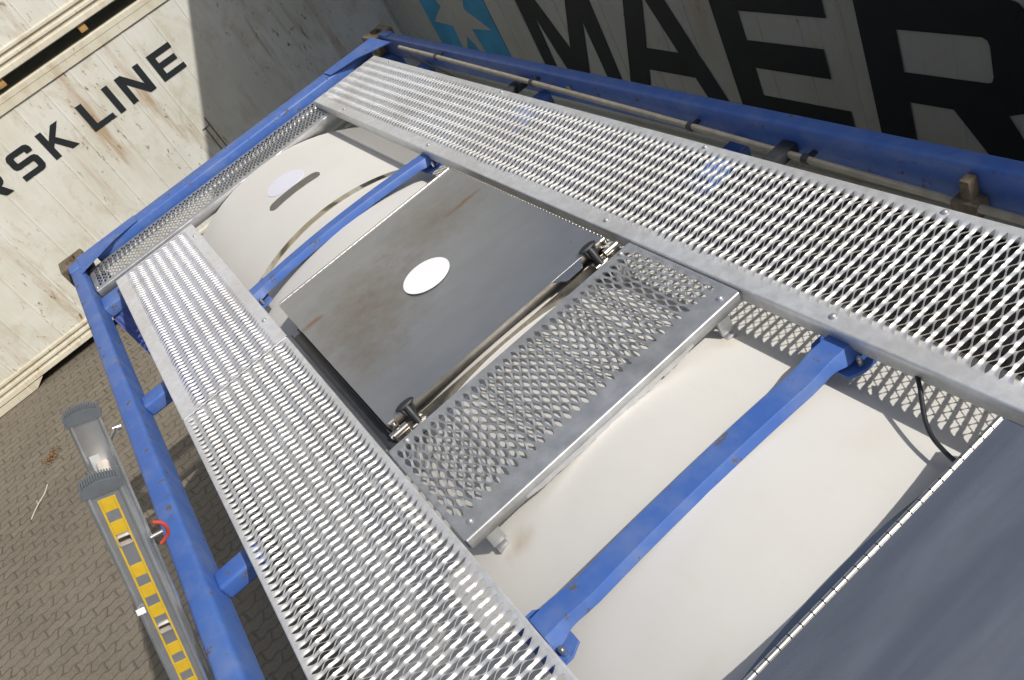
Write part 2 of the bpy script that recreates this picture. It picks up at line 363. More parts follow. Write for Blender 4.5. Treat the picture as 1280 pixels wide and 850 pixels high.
# ------------------------------------------------------------------ shipping containers
def container(root, P, mats, ylen, depth=2.438, H=2.865, skirts=True):
    """P(a, b, z): a along the long side, b into the container (0 = the face towards the camera), z up from its floor"""
    body, rail, cast = mats
    def Bx(mb, a0, a1, b0, b1, z0, z1, bev=0.0):
        p, q = P(a0, b0, z0), P(a1, b1, z1); mb.box(p, q, bev)
    # side panel with shallow seams and ribs
    zb, zt_ = 0.335, H - 0.165
    prof = []; a = 0.16; rnd = random.Random(len(root.name) + int(abs(root.location.z) * 10))
    pts = [(0.12, 0.02)]
    while a < ylen - 0.2:
        pts += [(a, 0.02), (a + 0.003, 0.016), (a + 0.022, 0.016), (a + 0.025, 0.02)]
        w_ = 0.36
        pts += [(a + w_ * 0.5, 0.0205), (a + w_ * 0.5 + .004, 0.0217), (a + w_ * 0.5 + .009, 0.0205)]
        a += w_
    pts += [(ylen - 0.12, 0.02)]
    mb = MB(); n = len(pts)
    mb.add([P(x, b, zb) for x, b in pts] + [P(x, b, zt_) for x, b in pts], [(i, i + 1, n + i + 1, n + i) for i in range(n - 1)])
    side = mb.build('side_panel', body, root)
    mb = MB(); Bx(mb, 0.12, ylen - 0.12, 0.03, depth - 0.02, 0.14, H - 0.03); mb.build('container_body', body, root)
    # bottom rail with three ridges
    mb = MB(); prof = [(0.03, 0.345), (0.004, 0.335), (0.0, 0.325), (0.0, 0.300), (0.022, 0.285), (0.022, 0.262), (0.002, 0.247), (0.0, 0.222), (0.022, 0.205), (0.022, 0.182), (0.002, 0.168), (0.0, 0.115), (0.012, 0.105), (0.09, 0.105), (0.09, 0.345)]
    mb.loft([[P(aa, b, z) for b, z in prof] for aa in (0.165, ylen - 0.165)]); mb.build('bottom_rail', rail, root)
    # lower skirts near both ends with sloping cut
    for (s0, s1, s2) in () if not skirts else ((0.165, 4.9, 5.05), (ylen - 0.165, ylen - 4.9, ylen - 5.05)):
        mb = MB(); mb.prism([(s0, 0.012), (s1, 0.012), (s2, 0.1), (s0, 0.1)], lambda x, y, h: P(x, 0.006 + h, y), 0.03)
        mb.build('skirt', rail, root)
    # top rail
    mb = MB(); prof = [(0.02, H - 0.17), (0.0, H - 0.163), (0.0, H - 0.075), (-0.004, H - 0.07), (-0.004, H - 0.015), (0.01, H - 0.005), (0.10, H - 0.005), (0.10, H - 0.17)]
    mb.loft([[P(aa, b, z) for b, z in prof] for aa in (0.165, ylen - 0.165)]); mb.build('top_rail', rail, root)
    for a0 in (0, ylen - 0.16):
        for b0 in (0, depth - 0.16):
            mb = MB(); Bx(mb, a0, a0 + 0.16, b0 + 0.002, b0 + 0.16, 0.118, H - 0.118, 0.008); mb.build('corner_post', rail, root)
            for z0 in (0, H - 0.118):
                mb = MB(); Bx(mb, a0 - 0.004, a0 + 0.164, b0 - 0.004, b0 + 0.162, z0, z0 + 0.118, 0.01); mb.build('corner_casting', cast, root)
    return side

mats_far = (M['cont_far'], M['cont_rail'], M['rust'])
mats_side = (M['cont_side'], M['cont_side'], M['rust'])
WX = 11.16
FY0, FY1 = -4.5, 7.69
def P_far(z0): return lambda a, b, z: (WX + b, FY1 - a, z0 + z)
H = 2.865
far = []
labs = ['weathered white reefer container on the paving, its black lettering facing the tank container',
        'weathered white container stacked on the one with small lettering, only its lower edge in view',
        'white container topmost in the far three-high stack, above the picture']
for i in range(3):
    z0 = ZG + (0, 2.887, 2.887 + 2.62)[i]
    rt = empty('refrigerated_container', (WX, (FY0 + FY1) / 2, z0), labs[i], 'container', 'stacked shipping containers')
    container(rt, P_far(z0), mats_far, FY1 - FY0, H=(H, 2.591, 2.591)[i], skirts=(i == 0)); far.append((rt, z0))
# lettering on the lowest one: letter boxes read off the photograph (y left edge, width, z)
rt, z0 = far[0]
hgt = 0.335; zb = -0.612
for ch, yl, yr in (('M', 3.02, 2.58), ('A', 2.54, 2.12), ('E', 2.06, 1.74), ('R', 1.66, 1.30), ('S', 1.145, 0.835), ('K', 0.725, 0.405),
                   ('L', 0.180, -0.112), ('I', -0.178, -0.254), ('N', -0.357, -0.688), ('E', -0.807, -1.130)):
    wu = {'A': 1.18, 'R': .98}.get(ch, LET[ch][1]); k = (yl - yr) / wu
    mb = MB(); letter_mesh(mb, ch, lambda x, y, h, yl=yl, k=k: (WX + 0.016 - 0.003 + h, yl - x * k, zb + y * hgt), 0.0025)
    mb.build('lettering', M['ink'], rt)
# rust scrapes on the far panel
mb = MB()
for (y, za, zb_) in ((-0.835, -1.30, -1.62), (-0.905, -1.20, -1.66)):
    mb.box((WX + 0.0125, y, za), (WX + 0.0150, y - 0.014, zb_))
mb.box((WX + 0.0125, -0.80, -1.30), (WX + 0.0148, -0.90, -1.312)); mb.build('rust_scrape', M['rust'], rt)
# spacers between the lower two containers
rt2, z2 = far[1]
mb_ = None
for y in (-0.45, 0.62, 1.75, -1.7):
    mb = MB(); mb.box((WX + 0.03, y - 0.06, z2 + 0.02), (WX + 0.12, y + 0.03, z2 + 0.104), 0.006); mb.build('fork_bracket', M['wood'], rt2)

SY = -3.665
SX0, SX1 = -2.60, 11.12
def P_side(z0): return lambda a, b, z: (SX1 - a, SY - b, z0 + z)
labs = ['shaded white container with huge black letters and a light blue star logo',
        'grey white container on top of the one with huge black letters, above the picture']
for i in range(2):
    z0 = ZG + i * (2.93 + 0.08)
    rt = empty('refrigerated_container', ((SX0 + SX1) / 2, SY, z0), labs[i], 'container', 'stacked shipping containers')
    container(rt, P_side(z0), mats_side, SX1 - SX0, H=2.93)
    if i: continue
    ztop, zbot = -0.835, -1.95; hh = ztop - zbot
    for ch, xl, xr in (('M', 7.67, 6.39), ('A', 6.30, 4.99), ('E', 4.875, 3.835), ('R', 3.62, 2.535), ('S', 2.40, 1.42), ('K', 1.24, 0.17)):
        wu = {'A': 1.18, 'R': .98}.get(ch, LET[ch][1]); k = (xl - xr) / wu
        mb = MB(); letter_mesh(mb, ch, lambda x, y, h, xl=xl, k=k: (xl - x * k, SY - 0.013 - h, zbot + y * hh), 0.0025)
        mb.build('lettering', M['ink'], rt)
    mb = MB(); mb.box((10.02, SY - 0.0155, -0.56), (8.355, SY - 0.0132, -2.23)); lg = mb.build('logo_panel', M['cyan'], rt)
    st = []
    for q in range(7):
        for rr, off in ((0.71, 0), (0.29, math.pi / 7)):
            a_ = math.pi / 2 + q * 2 * math.pi / 7 + off; st.append((9.19 + rr * math.cos(a_), -1.39 + rr * math.sin(a_)))
    mb = MB(); mb.prism(st, lambda x, y, h: (x, SY - 0.0128 + h, y), 0.0022); mb.build('star', M['cont_side'], lg)

# ------------------------------------------------------------------ the tank container
X0, X1 = -0.52, 5.53
RL, RR = 0.737, -1.702                       # outer faces of the frame
T = empty('tank_container', ((X0 + X1) / 2, YC, ZG), 'blue framed tank container with galvanised walkways, white tank and steel hatch lids', 'tank container')

# tank shell
mb = MB(); n = 96; xs = [X0 + 0.55, X0 + 0.62, X0 + 0.9] + [4.98 - 0.0]
secs = []
def ringx(x, rad): return [(x, YC + rad * math.sin(2 * math.pi * i / n), ZT - RT + rad * math.cos(2 * math.pi * i / n)) for i in range(n)]
secs = [ringx(x, RT) for x in (X0 + 0.55, 1, 2, 3, 4, 4.98)]
mb.loft(secs, caps=False, smooth=True)
shell = mb.build('tank_shell', M['tank'], T)
for sgn, xe in ((1, 4.98), (-1, X0 + 0.55)):
    mb = MB()
    dome = [ringx(xe, RT)] + [ringx(xe + sgn * 0.30 * math.sin(a), (RT - 0.03) * math.cos(a) + 0.001) for a in [i * math.pi / 2 / 9 for i in range(10)]]
    mb.loft(dome, caps=False, smooth=True); mb.build('tank_end', M['steel'], T)  # domes coloured dark to paint in the shaded gap by the end flange


def surf_patch(name, mat, poly_fn, nx, ny, off, parent, label=None, th=0.0):
    """conformal patch: poly_fn(i/nx, j/ny) -> (x, y)"""
    mb = MB(); vs = []
    for i in range(nx + 1):
        for j in range(ny + 1):
            x, y = poly_fn(i / nx, j / ny); vs.append((x, y, tz(y, off)))
    fs = [(i * (ny + 1) + j, (i + 1) * (ny + 1) + j, (i + 1) * (ny + 1) + j + 1, i * (ny + 1) + j + 1) for i in range(nx) for j in range(ny)]
    mb.add(vs, fs, True)
    # rim down to the tank
    rim = [i * (ny + 1) for i in range(nx + 1)] + [nx * (ny + 1) + j for j in range(1, ny + 1)] + [i * (ny + 1) + ny for i in range(nx - 1, -1, -1)] + [j for j in range(ny - 1, 0, -1)]
    lo = [(vs[k][0], vs[k][1], vs[k][2] - off - 0.004) for k in rim]
    m = len(rim); mb.add([vs[k] for k in rim] + lo, [(i, (i + 1) % m, m + (i + 1) % m, m + i) for i in range(m)])
    return mb.build(name, mat, parent, label)
# polished band round the tank
surf_patch('steel_band', M['mirror'], lambda u, v: (3.872 + 0.05 * u, YC - 1.1 + 2.2 * v), 2, 90, 0.004, shell)
None and surf_patch('cladding_seam', M['slot'], lambda u, v: (2.02 + 0.03 * u, YC - 1.1 + 2.2 * v), 1, 90, 0.003, shell)
# grey strip with round ends
def stadium(u, v):
    yc_, hl, hw = -0.491, 0.163, 0.037
    y = yc_ + hl * (2 * v - 1); e = max(0, abs(y - yc_) - (hl - hw)) / hw
    k = math.sqrt(max(0.0, 1 - min(1, e) ** 2)); return (4.365 + hw * 1.15 * k * (2 * u - 1), y)
surf_patch('vent_strip', M['slot'], stadium, 4, 40, 0.003, shell)
def ellipse(cx, cy, a, b):
    def fn(u, v):
        t = math.pi * (v - 0.5); return (cx + a * math.cos(t) * (2 * u - 1), cy + b * math.sin(t))
    return fn
surf_patch('round_sticker', M['sticker'], ellipse(4.53, -0.495, 0.115, 0.115), 10, 24, 0.002, shell, 'white round sticker on the bare tank')

# frame -------------------------------------------------------------
def bar(name, a, b, bev=0.010, mat='blue', parent=T, label=None):
    mb = MB(); mb.box(a, b, bev, 3); return mb.build(name, M[mat], parent, label)
bar('top_side_rail', (X0 + .17, RL, 0.004), (X1 - .02, RL - 0.078, -0.135), 0.016)
bar('top_side_rail', (X0 + .17, RR, 0.004), (X1 - .02, RR + 0.060, -0.135), 0.012)
bar('end_beam', (5.385, RL - 0.17, 0.002), (X1, RR + 0.17, -0.10), 0.016)
bar('end_beam', (X0, RL - 0.17, 0.002), (X0 + 0.14, RR + 0.17, -0.10), 0.016)
for y0, y1 in ((RL - 0.004, RL - 0.10), (RR + 0.004, RR + 0.10)):
    bar('bottom_side_rail', (X0 + .17, y0, ZG + 0.14), (X1 - .17, y1, ZG + 0.02), 0.01)
for x0, x1 in ((X1 - 0.14, X1 - 0.01), (X0 + 0.01, X0 + 0.14)):
    bar('bottom_end_beam', (x0, RL - 0.17, ZG + 0.14), (x1, RR + 0.17, ZG + 0.02), 0.01)
for x0 in (X0 + 0.005, X1 - 0.145):
    for y0 in (RL - 0.005, RR + 0.145):
        bar('corner_post', (x0, y0, -0.12), (x0 + 0.14, y0 - 0.14, ZG + 0.12), 0.015)

def casting(xa, ya, z0, mat):
    # block with a stadium slot in the top
    mb = MB(); L_, W_, H_ = 0.178, 0.162, 0.118
    n = 8; hole = []
    for i in range(n + 1): a = -math.pi / 2 + math.pi * i / n; hole.append((0.028 + 0.031 * math.cos(a), 0.031 * math.sin(a)))
    for i in range(n + 1): a = math.pi / 2 + math.pi * i / n; hole.append((-0.028 + 0.031 * math.cos(a), 0.031 * math.sin(a)))
    bm = bmesh.new(); cx, cy = xa + L_ / 2, ya + W_ / 2; zt_ = z0 + H_
    m = len(hole)
    hv = [bm.verts.new((cx + x, cy + y, zt_)) for x, y in hole]; hb = [bm.verts.new((cx + x, cy + y, zt_ - 0.03)) for x, y in hole]
    def onbox(x, y, r_=0.012):
        k = max(abs(x) / (L_ / 2), abs(y) / (W_ / 2)); return (x / k, y / k)
    ov = []; 
    for x, y in hole:
        a, b = onbox(x * 1.4, y * 1.9); ov.append((a, b))
    # snap the ones nearest to the corners
    for sx in (-1, 1):
        for sy in (-1, 1):
            k = min(range(m), key=lambda q: (ov[q][0] - sx * L_ / 2) ** 2 + (ov[q][1] - sy * W_ / 2) ** 2); ov[k] = (sx * L_ / 2, sy * W_ / 2)
    it = [bm.verts.new((cx + x * .93, cy + y * .93, zt_)) for x, y in ov]
    tv = [bm.verts.new((cx + x, cy + y, zt_ - 0.008)) for x, y in ov]; bv = [bm.verts.new((cx + x, cy + y, z0)) for x, y in ov]
    for i in range(m):
        j = (i + 1) % m
        bm.faces.new((hv[i], hv[j], it[j], it[i])); bm.faces.new((it[i], it[j], tv[j], tv[i])); bm.faces.new((tv[i], tv[j], bv[j], bv[i])); bm.faces.new((hv[j], hv[i], hb[i], hb[j]))
    bm.faces.new(hb); bm.faces.new(bv[::-1])
    mb.bm(bm); return mb.build('corner_casting', M[mat], T)
for xa in (5.452, X0 - 0.055):
    for ya in (RL - 0.115, RR - 0.047):
        casting(xa, ya, -0.108, 'rust'); casting(xa, ya, ZG, 'rust')
# gusset plates that close the corners
def plate(name, pts, z0, th, mat, parent=T):
    mb = MB(); mb.prism(pts, lambda x, y, h: (x, y, z0 + h), th); return mb.build(name, M[mat], parent)
plate('corner_plate', [(5.50, RL - 0.075), (5.21, RL - 0.070), (5.36, 0.42), (5.388, 0.25), (5.50, 0.25)], 0.0045, 0.006, 'blue')
plate('corner_plate', [(5.50, RL - 0.075 - 2.27), (5.18, RL - 0.075 - 2.27), (5.34, -1.40), (5.385, -1.22), (5.50, -1.22)], 0.0045, 0.006, 'blue')
bar('corner_cover', (5.46, RL - 0.072, 0.0125), (5.33, RL - 0.002, -0.09), 0.008)
bar('corner_cover', (5.46, RR + 0.055, 0.0125), (5.33, RR + 0.002, -0.09), 0.008)

# stub brackets between rails and walkways
def stub(x, w_, y0, y1, z0, z1):
    bar('bracket', (x - w_ / 2, y0, z0), (x + w_ / 2, y1, z1), 0.012)
for x, w_ in ((3.535, 0.095), (2.235, 0.085), (0.9, 0.085)):
    stub(x, w_, RL - 0.076, 0.50, -0.060, -0.125)
    stub(x + 0.02, w_, RR + 0.058, -1.40, -0.115, -0.18)
stub(4.80, 0.17, RL - 0.076, 0.48, -0.060, -0.13)
stub(4.86, 0.12, RR + 0.058, -1.40, -0.115, -0.18)
# dimpled blue plate under the end walkway
mb = MB(); nx, ny = 40, 80; vs = []
for i in range(nx + 1):
    for j in range(ny + 1):
        y = 0.66 - 0.34 * i / nx; z = -0.132 - 1.6 * j / ny
        vs.append((4.73 + 0.007 * math.sin(i * 1.9 + (j % 8 > 3) * 1.6) * math.sin(j * 0.79) + 0.004 * math.sin(i * .7 + j * .33), y, z))
mb.add(vs, [(i * (ny + 1) + j, (i + 1) * (ny + 1) + j, (i + 1) * (ny + 1) + j + 1, i * (ny + 1) + j + 1) for i in range(nx) for j in range(ny)], True)
mb.build('end_guard_plate', M['blue_panel'], T)

# ------------------------------------------------------------------ gratings
def grating(x0, x1, y0, y1, zx0, zx1, zy0, zy1, top, along='x', flange=0.05, mat='grate', p=0.0325, q=0.0264, hw=0.0080, L=0.0236,
            amp=0.0024, curl=0.0042, name='walkway', round_end=False, seg=7, label=None, fl_sides=(1, 1, 1, 1), phase=0):
    """sheet x0..x1,y0..y1 at height top with a zone of lens holes zx0..zx1, zy0..zy1; the lenses lie across `along`"""
    if along == 'x': A0, A1, B0, B1 = zx0, zx1, zy0, zy1
    else: A0, A1, B0, B1 = zy0, zy1, zx0, zx1
    nb = max(2, int(round((B1 - B0) / q))); q_ = (B1 - B0) / nb
    na = int(round((A1 - A0) / (p / 2))); p_ = 2 * (A1 - A0) / na
    N = nb * seg + 1; v = np.linspace(0, B1 - B0, N)
    def hole(par):           # half width of the lens column of this parity
        h = np.zeros(N)
        for k in range(nb + 1):
            if (k + par) % 2: continue
            c = (k) * q_
            if c < L * 0.6 or c > (B1 - B0) - L * 0.6: continue
            t = np.abs(v - c) / L; h = np.maximum(h, np.where(t < 1, hw * (1 - t ** 2) ** 0.9, 0))
        return h
    H_ = [hole(0), hole(1)]
    env = np.clip(np.minimum(v, (B1 - B0) - v) / (q_ * 0.5), 0, 1); env = env * env * (3 - 2 * env)
    base = amp * env * np.cos(np.pi * (v / q_ + phase))
    M_ = 5; s = np.linspace(0, 1, M_)
    topv = []; 
    for k in range(na):
        hl = H_[k % 2] if k > 0 else np.zeros(N); hr = H_[(k + 1) % 2] if k < na - 1 else np.zeros(N)
        a0 = k * p_ / 2 + hl; a1 = (k + 1) * p_ / 2 - hr
        sg = 1.0 if k % 2 == 0 else -1.0      # lens columns of one parity are pressed up, the others down
        zz = base[:, None] + sg * curl * (hl / hw)[:, None] * ((1 - s) ** 1.6)[None, :] - sg * curl * (hr / hw)[:, None] * (s ** 1.6)[None, :]
        aa = a0[:, None] * (1 - s)[None, :] + a1[:, None] * s[None, :]
        topv.append(np.stack([aa, np.repeat(v[:, None], M_, 1), zz], -1))
    G = np.array(topv)                                        # na,N,M_,3
    i = np.arange(na)[:, None, None]; j = np.arange(N - 1)[None, :, None]; k = np.arange(M_ - 1)[None, None, :]
    idx = lambda i, j, k: (i * N + j) * M_ + k
    F = np.stack([idx(i, j, k), idx(i, j, k + 1), idx(i, j + 1, k + 1), idx(i, j + 1, k)], -1).reshape(-1, 4)
    V = G.reshape(-1, 3)
    # walls of the holes
    th = 0.0026
    W = []; WF = []; cnt = len(V)
    for k in range(na):
        for e, hh in ((0, H_[k % 2] if k > 0 else None), (M_ - 1, H_[(k + 1) % 2] if k < na - 1 else None)):
            if hh is None: continue
            edge = G[k, :, e, :]; low = edge.copy(); low[:, 2] -= th
            live = np.where((hh[:-1] > 0) | (hh[1:] > 0))[0]
            W.append(edge); W.append(low)
            WF.append(np.stack([cnt + live, cnt + live + 1, cnt + N + live + 1, cnt + N + live], -1)); cnt += 2 * N
    V = np.concatenate([V] + W); F = np.concatenate([F] + WF)
    a, b, z = V[:, 0] + A0, V[:, 1] + B0, V[:, 2] + top
    V = np.stack([a, b, z], -1) if along == 'x' else np.stack([b, a, z], -1)
    # flat margins round the zone, with bends and flanges
    mb = MB(); r_ = 0.006
    xi0, xi1, yi0, yi1 = x0 + r_, x1 - r_, y0 + r_, y1 - r_
    mb.add([(xi0, yi0, top), (xi1, yi0, top), (xi1, yi1, top), (xi0, yi1, top), (zx0, zy0, top), (zx1, zy0, top), (zx1, zy1, top), (zx0, zy1, top)],
           [(0, 1, 5, 4), (1, 2, 6, 5), (2, 3, 7, 6), (3, 0, 4, 7)])
    bend = [(r_ * math.sin(t), -r_ * (1 - math.cos(t))) for t in [i * math.pi / 8 for i in range(5)]]
    for s_, (pa, pb, nx_, ny_) in enumerate((((xi0, yi0), (xi1, yi0), 0, -1), ((xi1, yi0), (xi1, yi1), 1, 0), ((xi1, yi1), (xi0, yi1), 0, 1), ((xi0, yi1), (xi0, yi0), -1, 0))):
        fl = flange if fl_sides[s_] else 0.010
        prof = bend + [(r_, -fl), (r_ - 0.003, -fl)]
        vs = [(pp[0] + nx_ * d_, pp[1] + ny_ * d_, top + z_) for pp in (pa, pb) for d_, z_ in prof]; m = len(prof)
        mb.add(vs, [(i, i + 1, m + i + 1, m + i) for i in range(m - 1)], True)
    n0 = len(V); V = np.concatenate([V, np.array(mb.v)]); 
    me = bpy.data.meshes.new(name)
    F2 = [tuple(q2 + n0 for q2 in f_) for f_ in mb.f]
    allF = np.concatenate([F, np.array(F2)]) 
    me.vertices.add(len(V)); me.vertices.foreach_set('co', V.astype(np.float32).ravel())
    me.loops.add(allF.size); me.loops.foreach_set('vertex_index', allF.astype(np.int32).ravel())
    me.polygons.add(len(allF)); me.polygons.foreach_set('loop_start', np.arange(0, allF.size, 4, dtype=np.int32))
    try: me.polygons.foreach_set('loop_total', np.full(len(allF), 4, dtype=np.int32))
    except Exception: pass
    me.update(calc_edges=True); me.validate()
    sm = np.ones(len(allF), dtype=bool); sm[len(F):len(F) + 4] = False
    me.polygons.foreach_set('use_smooth', sm); me.update()
    return link(name, me, M[mat], T, label)

RWI, RWO = -1.003, -1.480
LWI, LWO = 0.022, 0.520
right = grating(-0.36, 5.20, RWO, RWI, -0.33, 5.19, -1.456, -1.050, 0.0, 'x', 0.052, 'grate', label='long bright walkway beside the shaded rail')
left = grating(-0.36, 3.062, LWI, LWO, -0.33, 3.055, 0.034, 0.511, 0.0, 'x', 0.045, 'grate', p=0.0315, q=0.0262, label='near part of the left walkway')
left2 = grating(3.066, 4.79, LWI - 0.002, LWO + 0.002, 3.073, 4.765, 0.068, 0.466, -0.003, 'x', 0.045, 'grate2', p=0.0315, hw=0.0076, curl=0.0040, label='far paler part of the left walkway')
cross = grating(1.588, 2.092, RWI + 0.004, LWI - 0.006, 1.660, 2.066, -0.985, 0.008, -0.006, 'y', 0.036, 'zinc_dull', amp=0.0010, curl=0.0022, hw=0.0074, name='cross_walkway')
endw = grating(4.985, 5.36, -1.50, 0.655, 5.02, 5.345, -1.45, 0.635, -0.05, 'y', 0.055, 'zinc_dull', amp=0.0012, curl=0.0024, hw=0.0078, name='end_walkway')

def bolt(p, parent, r=0.0085):
    mb = MB(); x, y, z = p
    mb.cyl((x, y, z + 0.0004), (x, y, z + 0.002), r * 1.25, 20)
    bm = bmesh.new(); bmesh.ops.create_uvsphere(bm, u_segments=14, v_segments=8, radius=r)
    for v in bm.verts: v.co = Vector((x + v.co.x, y + v.co.y, z + 0.002 + max(0, v.co.z) * 0.7))
    mb.bm(bm, True); mb.build('bolt', M['zinc_dull'], parent)
for x in (1.297, 2.256, 3.647, 4.75): bolt((x, -1.036, 0), right)
for x in (1.292, 2.203, 3.6, 4.926): bolt((x, -1.462, 0), right)
for x, y in ((2.071, -0.945), (1.620, -0.949), (1.634, -0.030), (2.071, -0.050)): bolt((x, y, -0.006), cross)
for x, y in ((0.3, 0.035), (4.6, 0.05), (3.3, 0.05)): bolt((x, y, -0.003), left2 if x > 3 else left)
bolt((5.02, 0.64, -0.05), endw)

# uneven sealant bead where cross panel and end panel meet the tank
def sealant(xa, ya, yb, wdt, hgt, parent, seed, zfl):
    rnd = random.Random(seed); mb = MB(); secs = []; n_ = 60
    for i in range(n_ + 1):
        y = ya + (yb - ya) * i / n_; w_ = wdt * (0.35 + 0.9 * rnd.random() * (rnd.random() > .35)); h_ = hgt * (0.5 + 0.6 * rnd.random())
        e_ = min(i, n_ - i) / 6; e_ = min(1, e_); zu = zfl + 0.010; zl = max(tz(y) - 0.003, zfl - h_ * e_)
        secs.append([(xa + 0.003, y, zl), (xa - w_ * e_, y, zl), (xa - w_ * e_ * 0.8 - 0.001, y, (zl + zu) / 2), (xa - 0.001, y, zu), (xa + 0.003, y, zu)])
    mb.loft(secs, smooth=True); mb.build('sealant_strip', M['galv'], parent)
sealant(1.588, -0.80, -0.18, 0.003, 0.008, cross, 3, -0.042)
sealant(4.985, -0.95, 0.0, 0.003, 0.008, endw, 5, -0.062)
# support feet of the cross walkway
for y in (-0.055, -0.925):
    mb = MB(); mb.box((1.594, y - 0.016, tz(y) - 0.01), (1.63, y + 0.020, tz(y) + 0.007), 0.002); mb.box((1.605, y - 0.022, tz(y) + 0.016), (1.618, y + 0.022, -0.03), 0.002)
    mb.build('support_foot', M['zinc_dull'], cross)
    mb = MB(); mb.box((2.07, y - 0.03, tz(y) - 0.01), (2.085, y + 0.03, -0.04), 0.003); mb.build('support_foot', M['zinc_dull'], cross)

# ------------------------------------------------------------------ arched blue crossbeams
def crossbeam(xe, xm, shift=0.0):
    mb = MB(); secs = []; ys = [0.020, -0.005, -0.018, -0.03, -0.045, -0.062, -0.09, -0.13] + [-0.13 - (0.714) * i / 20 for i in range(1, 21)] + [-0.885, -0.912, -0.93, -0.945, -0.958, -0.972, -1.03]
    for y in ys:
        t = min(1, max(0, (abs(y - YC) - 0.357) / 0.11)); t = t * t * (3 - 2 * t)
        k = (y - YC) / 0.5
        zt_ = -0.014 - 0.022 * k * k if abs(k) < 1 else -0.036
        hw_ = 0.0335 + 0.002 * t; x = xm + (xe - xm) * t
        h_ = 0.034; ts = min(1, max(0, (abs(y - YC) - 0.425) / 0.05)); s_ = 0.004 + 0.014 * ts * ts
        secs.append([(x - hw_ + 0.003, y, zt_), (x - hw_, y, zt_ - 0.004), (x - hw_ - s_, y, zt_ - h_), (x + hw_ + s_, y, zt_ - h_), (x + hw_, y, zt_ - 0.004), (x + hw_ - 0.003, y, zt_)])
    mb.loft(secs, smooth=True); b_ = mb.build('crossbeam', M['blue'], T)
    # end shoes: sloping foot plate under each end
    for y, sg in ((0.0, 1), (-0.985, -1)):
        mb = MB(); z_ = -0.092
        mb.prism([(xe - 0.085, 0.0), (xe - 0.06, -0.035), (xe + 0.06, -0.035), (xe + 0.085, 0.0), (xe + 0.085, 0.06), (xe - 0.085, 0.06)], lambda a, b, h, y=y, sg=sg: (a, y + sg * b, z_ + h - 0.25 * abs(min(b, 0))), 0.010)
        mb.box((xe - 0.05, y + sg * 0.015, -0.09), (xe + 0.05, y + sg * 0.027, -0.052), 0.002)
        mb.build('beam_shoe', M['blue'], b_)
        for dx in (-0.065,):
            mb = MB(); mb.cyl((xe + dx, y + sg * 0.008, -0.083), (xe + dx, y + sg * 0.008, -0.062), 0.008, 6, smooth=False)
            mb.cyl((xe + dx, y + sg * 0.008, -0.062), (xe + dx, y + sg * 0.008, -0.055), 0.005, 10); mb.build('bolt', M['hinge'], b_)
    return b_
crossbeam(3.665, 3.66); crossbeam(1.262, 1.250)

# ------------------------------------------------------------------ hatches
def knuckles(parent, x, y0, y1, z, r=0.0068, pitch=0.0318, mat='hinge'):
    mb = MB(); y = y0
    while y < y1 - 0.003:
        e = min(y + pitch - 0.0030, y1); mb.cyl((x, y, z), (x, e, z), r, 12); y += pitch
    h_ = mb.build('piano_hinge', M[mat], parent)
    return h_
def hatch(x0, x1, y0, y1, zt_, mat, label, front=True):
    mb = MB(); n_ = 14
    # slightly oil-canned sheet
    vs = []; nx, ny = 24, 20
    for i in range(nx + 1):
        for j in range(ny + 1):
            u, v = i / nx, j / ny
            vs.append((x0 + (x1 - x0) * u, y0 + (y1 - y0) * v, zt_ + 0.0035 * math.sin(math.pi * u) * math.sin(math.pi * v) * math.cos(2.1 * u + 1.3 * v)))
    mb.add(vs, [(i * (ny + 1) + j, (i + 1) * (ny + 1) + j, (i + 1) * (ny + 1) + j + 1, i * (ny + 1) + j + 1) for i in range(nx) for j in range(ny)], True)
    lid = mb.build('hatch_lid', M[mat], T, label)
    mb = MB(); e = 0.0015
    mb.box((x0 - 0.0025, y0, zt_ + e), (x0, y1, zt_ - 0.028)); mb.box((x0, y0 - 0.0025, zt_ + e), (x1 - .01, y0, zt_ - 0.024)); mb.box((x0, y1, zt_ + e), (x1 - .01, y1 + 0.0025, zt_ - 0.024))
    mb.build('folded_edge', M['hinge'], lid)
    knuckles(lid, x1 + 0.005, y0 + 0.004, y1 - 0.004, zt_ - 0.001)
    mb = MB(); mb.cyl((x1 + 0.005, y0 + 0.003, zt_ - 0.001), (x1 + 0.005, y1 - 0.003, zt_ - 0.001), 0.0035, 10); mb.box((x1 + 0.004, y0 + 0.002, zt_ - 0.009), (x1 + 0.0125, y1 - 0.002, zt_ - 0.0065)); mb.build('hinge_pin', M['dark'], lid)
    return lid
lid1 = hatch(2.196, 3.325, -0.972, -0.036, -0.004, 'lid', 'stained steel lid with a white round sticker')
lid2 = hatch(-0.22, 0.806, -0.972, -0.036, 0.0, 'lid2', 'blue grey steel lid, nearest to the camera')
# serrated trim along the right edge of the far lid
knuckles(lid1, 0, 0, 0, 0) if False else None
mb = MB(); x = 2.21
while x < 3.30: mb.box((x, -0.9765, -0.012), (x + 0.013, -0.9725, 0.0005)); x += 0.021
mb.build('notched_trim', M['hinge'], lid1)
# sticker
mb = MB(); N_ = 48
mb.prism([(2.735 + 0.098 * math.cos(2 * math.pi * i / N_), -0.508 + 0.098 * math.sin(2 * math.pi * i / N_)) for i in range(N_)], lambda x, y, h: (x, y, 0.0012 + h), 0.0012)
mb.build('round_sticker', M['white'], lid1)
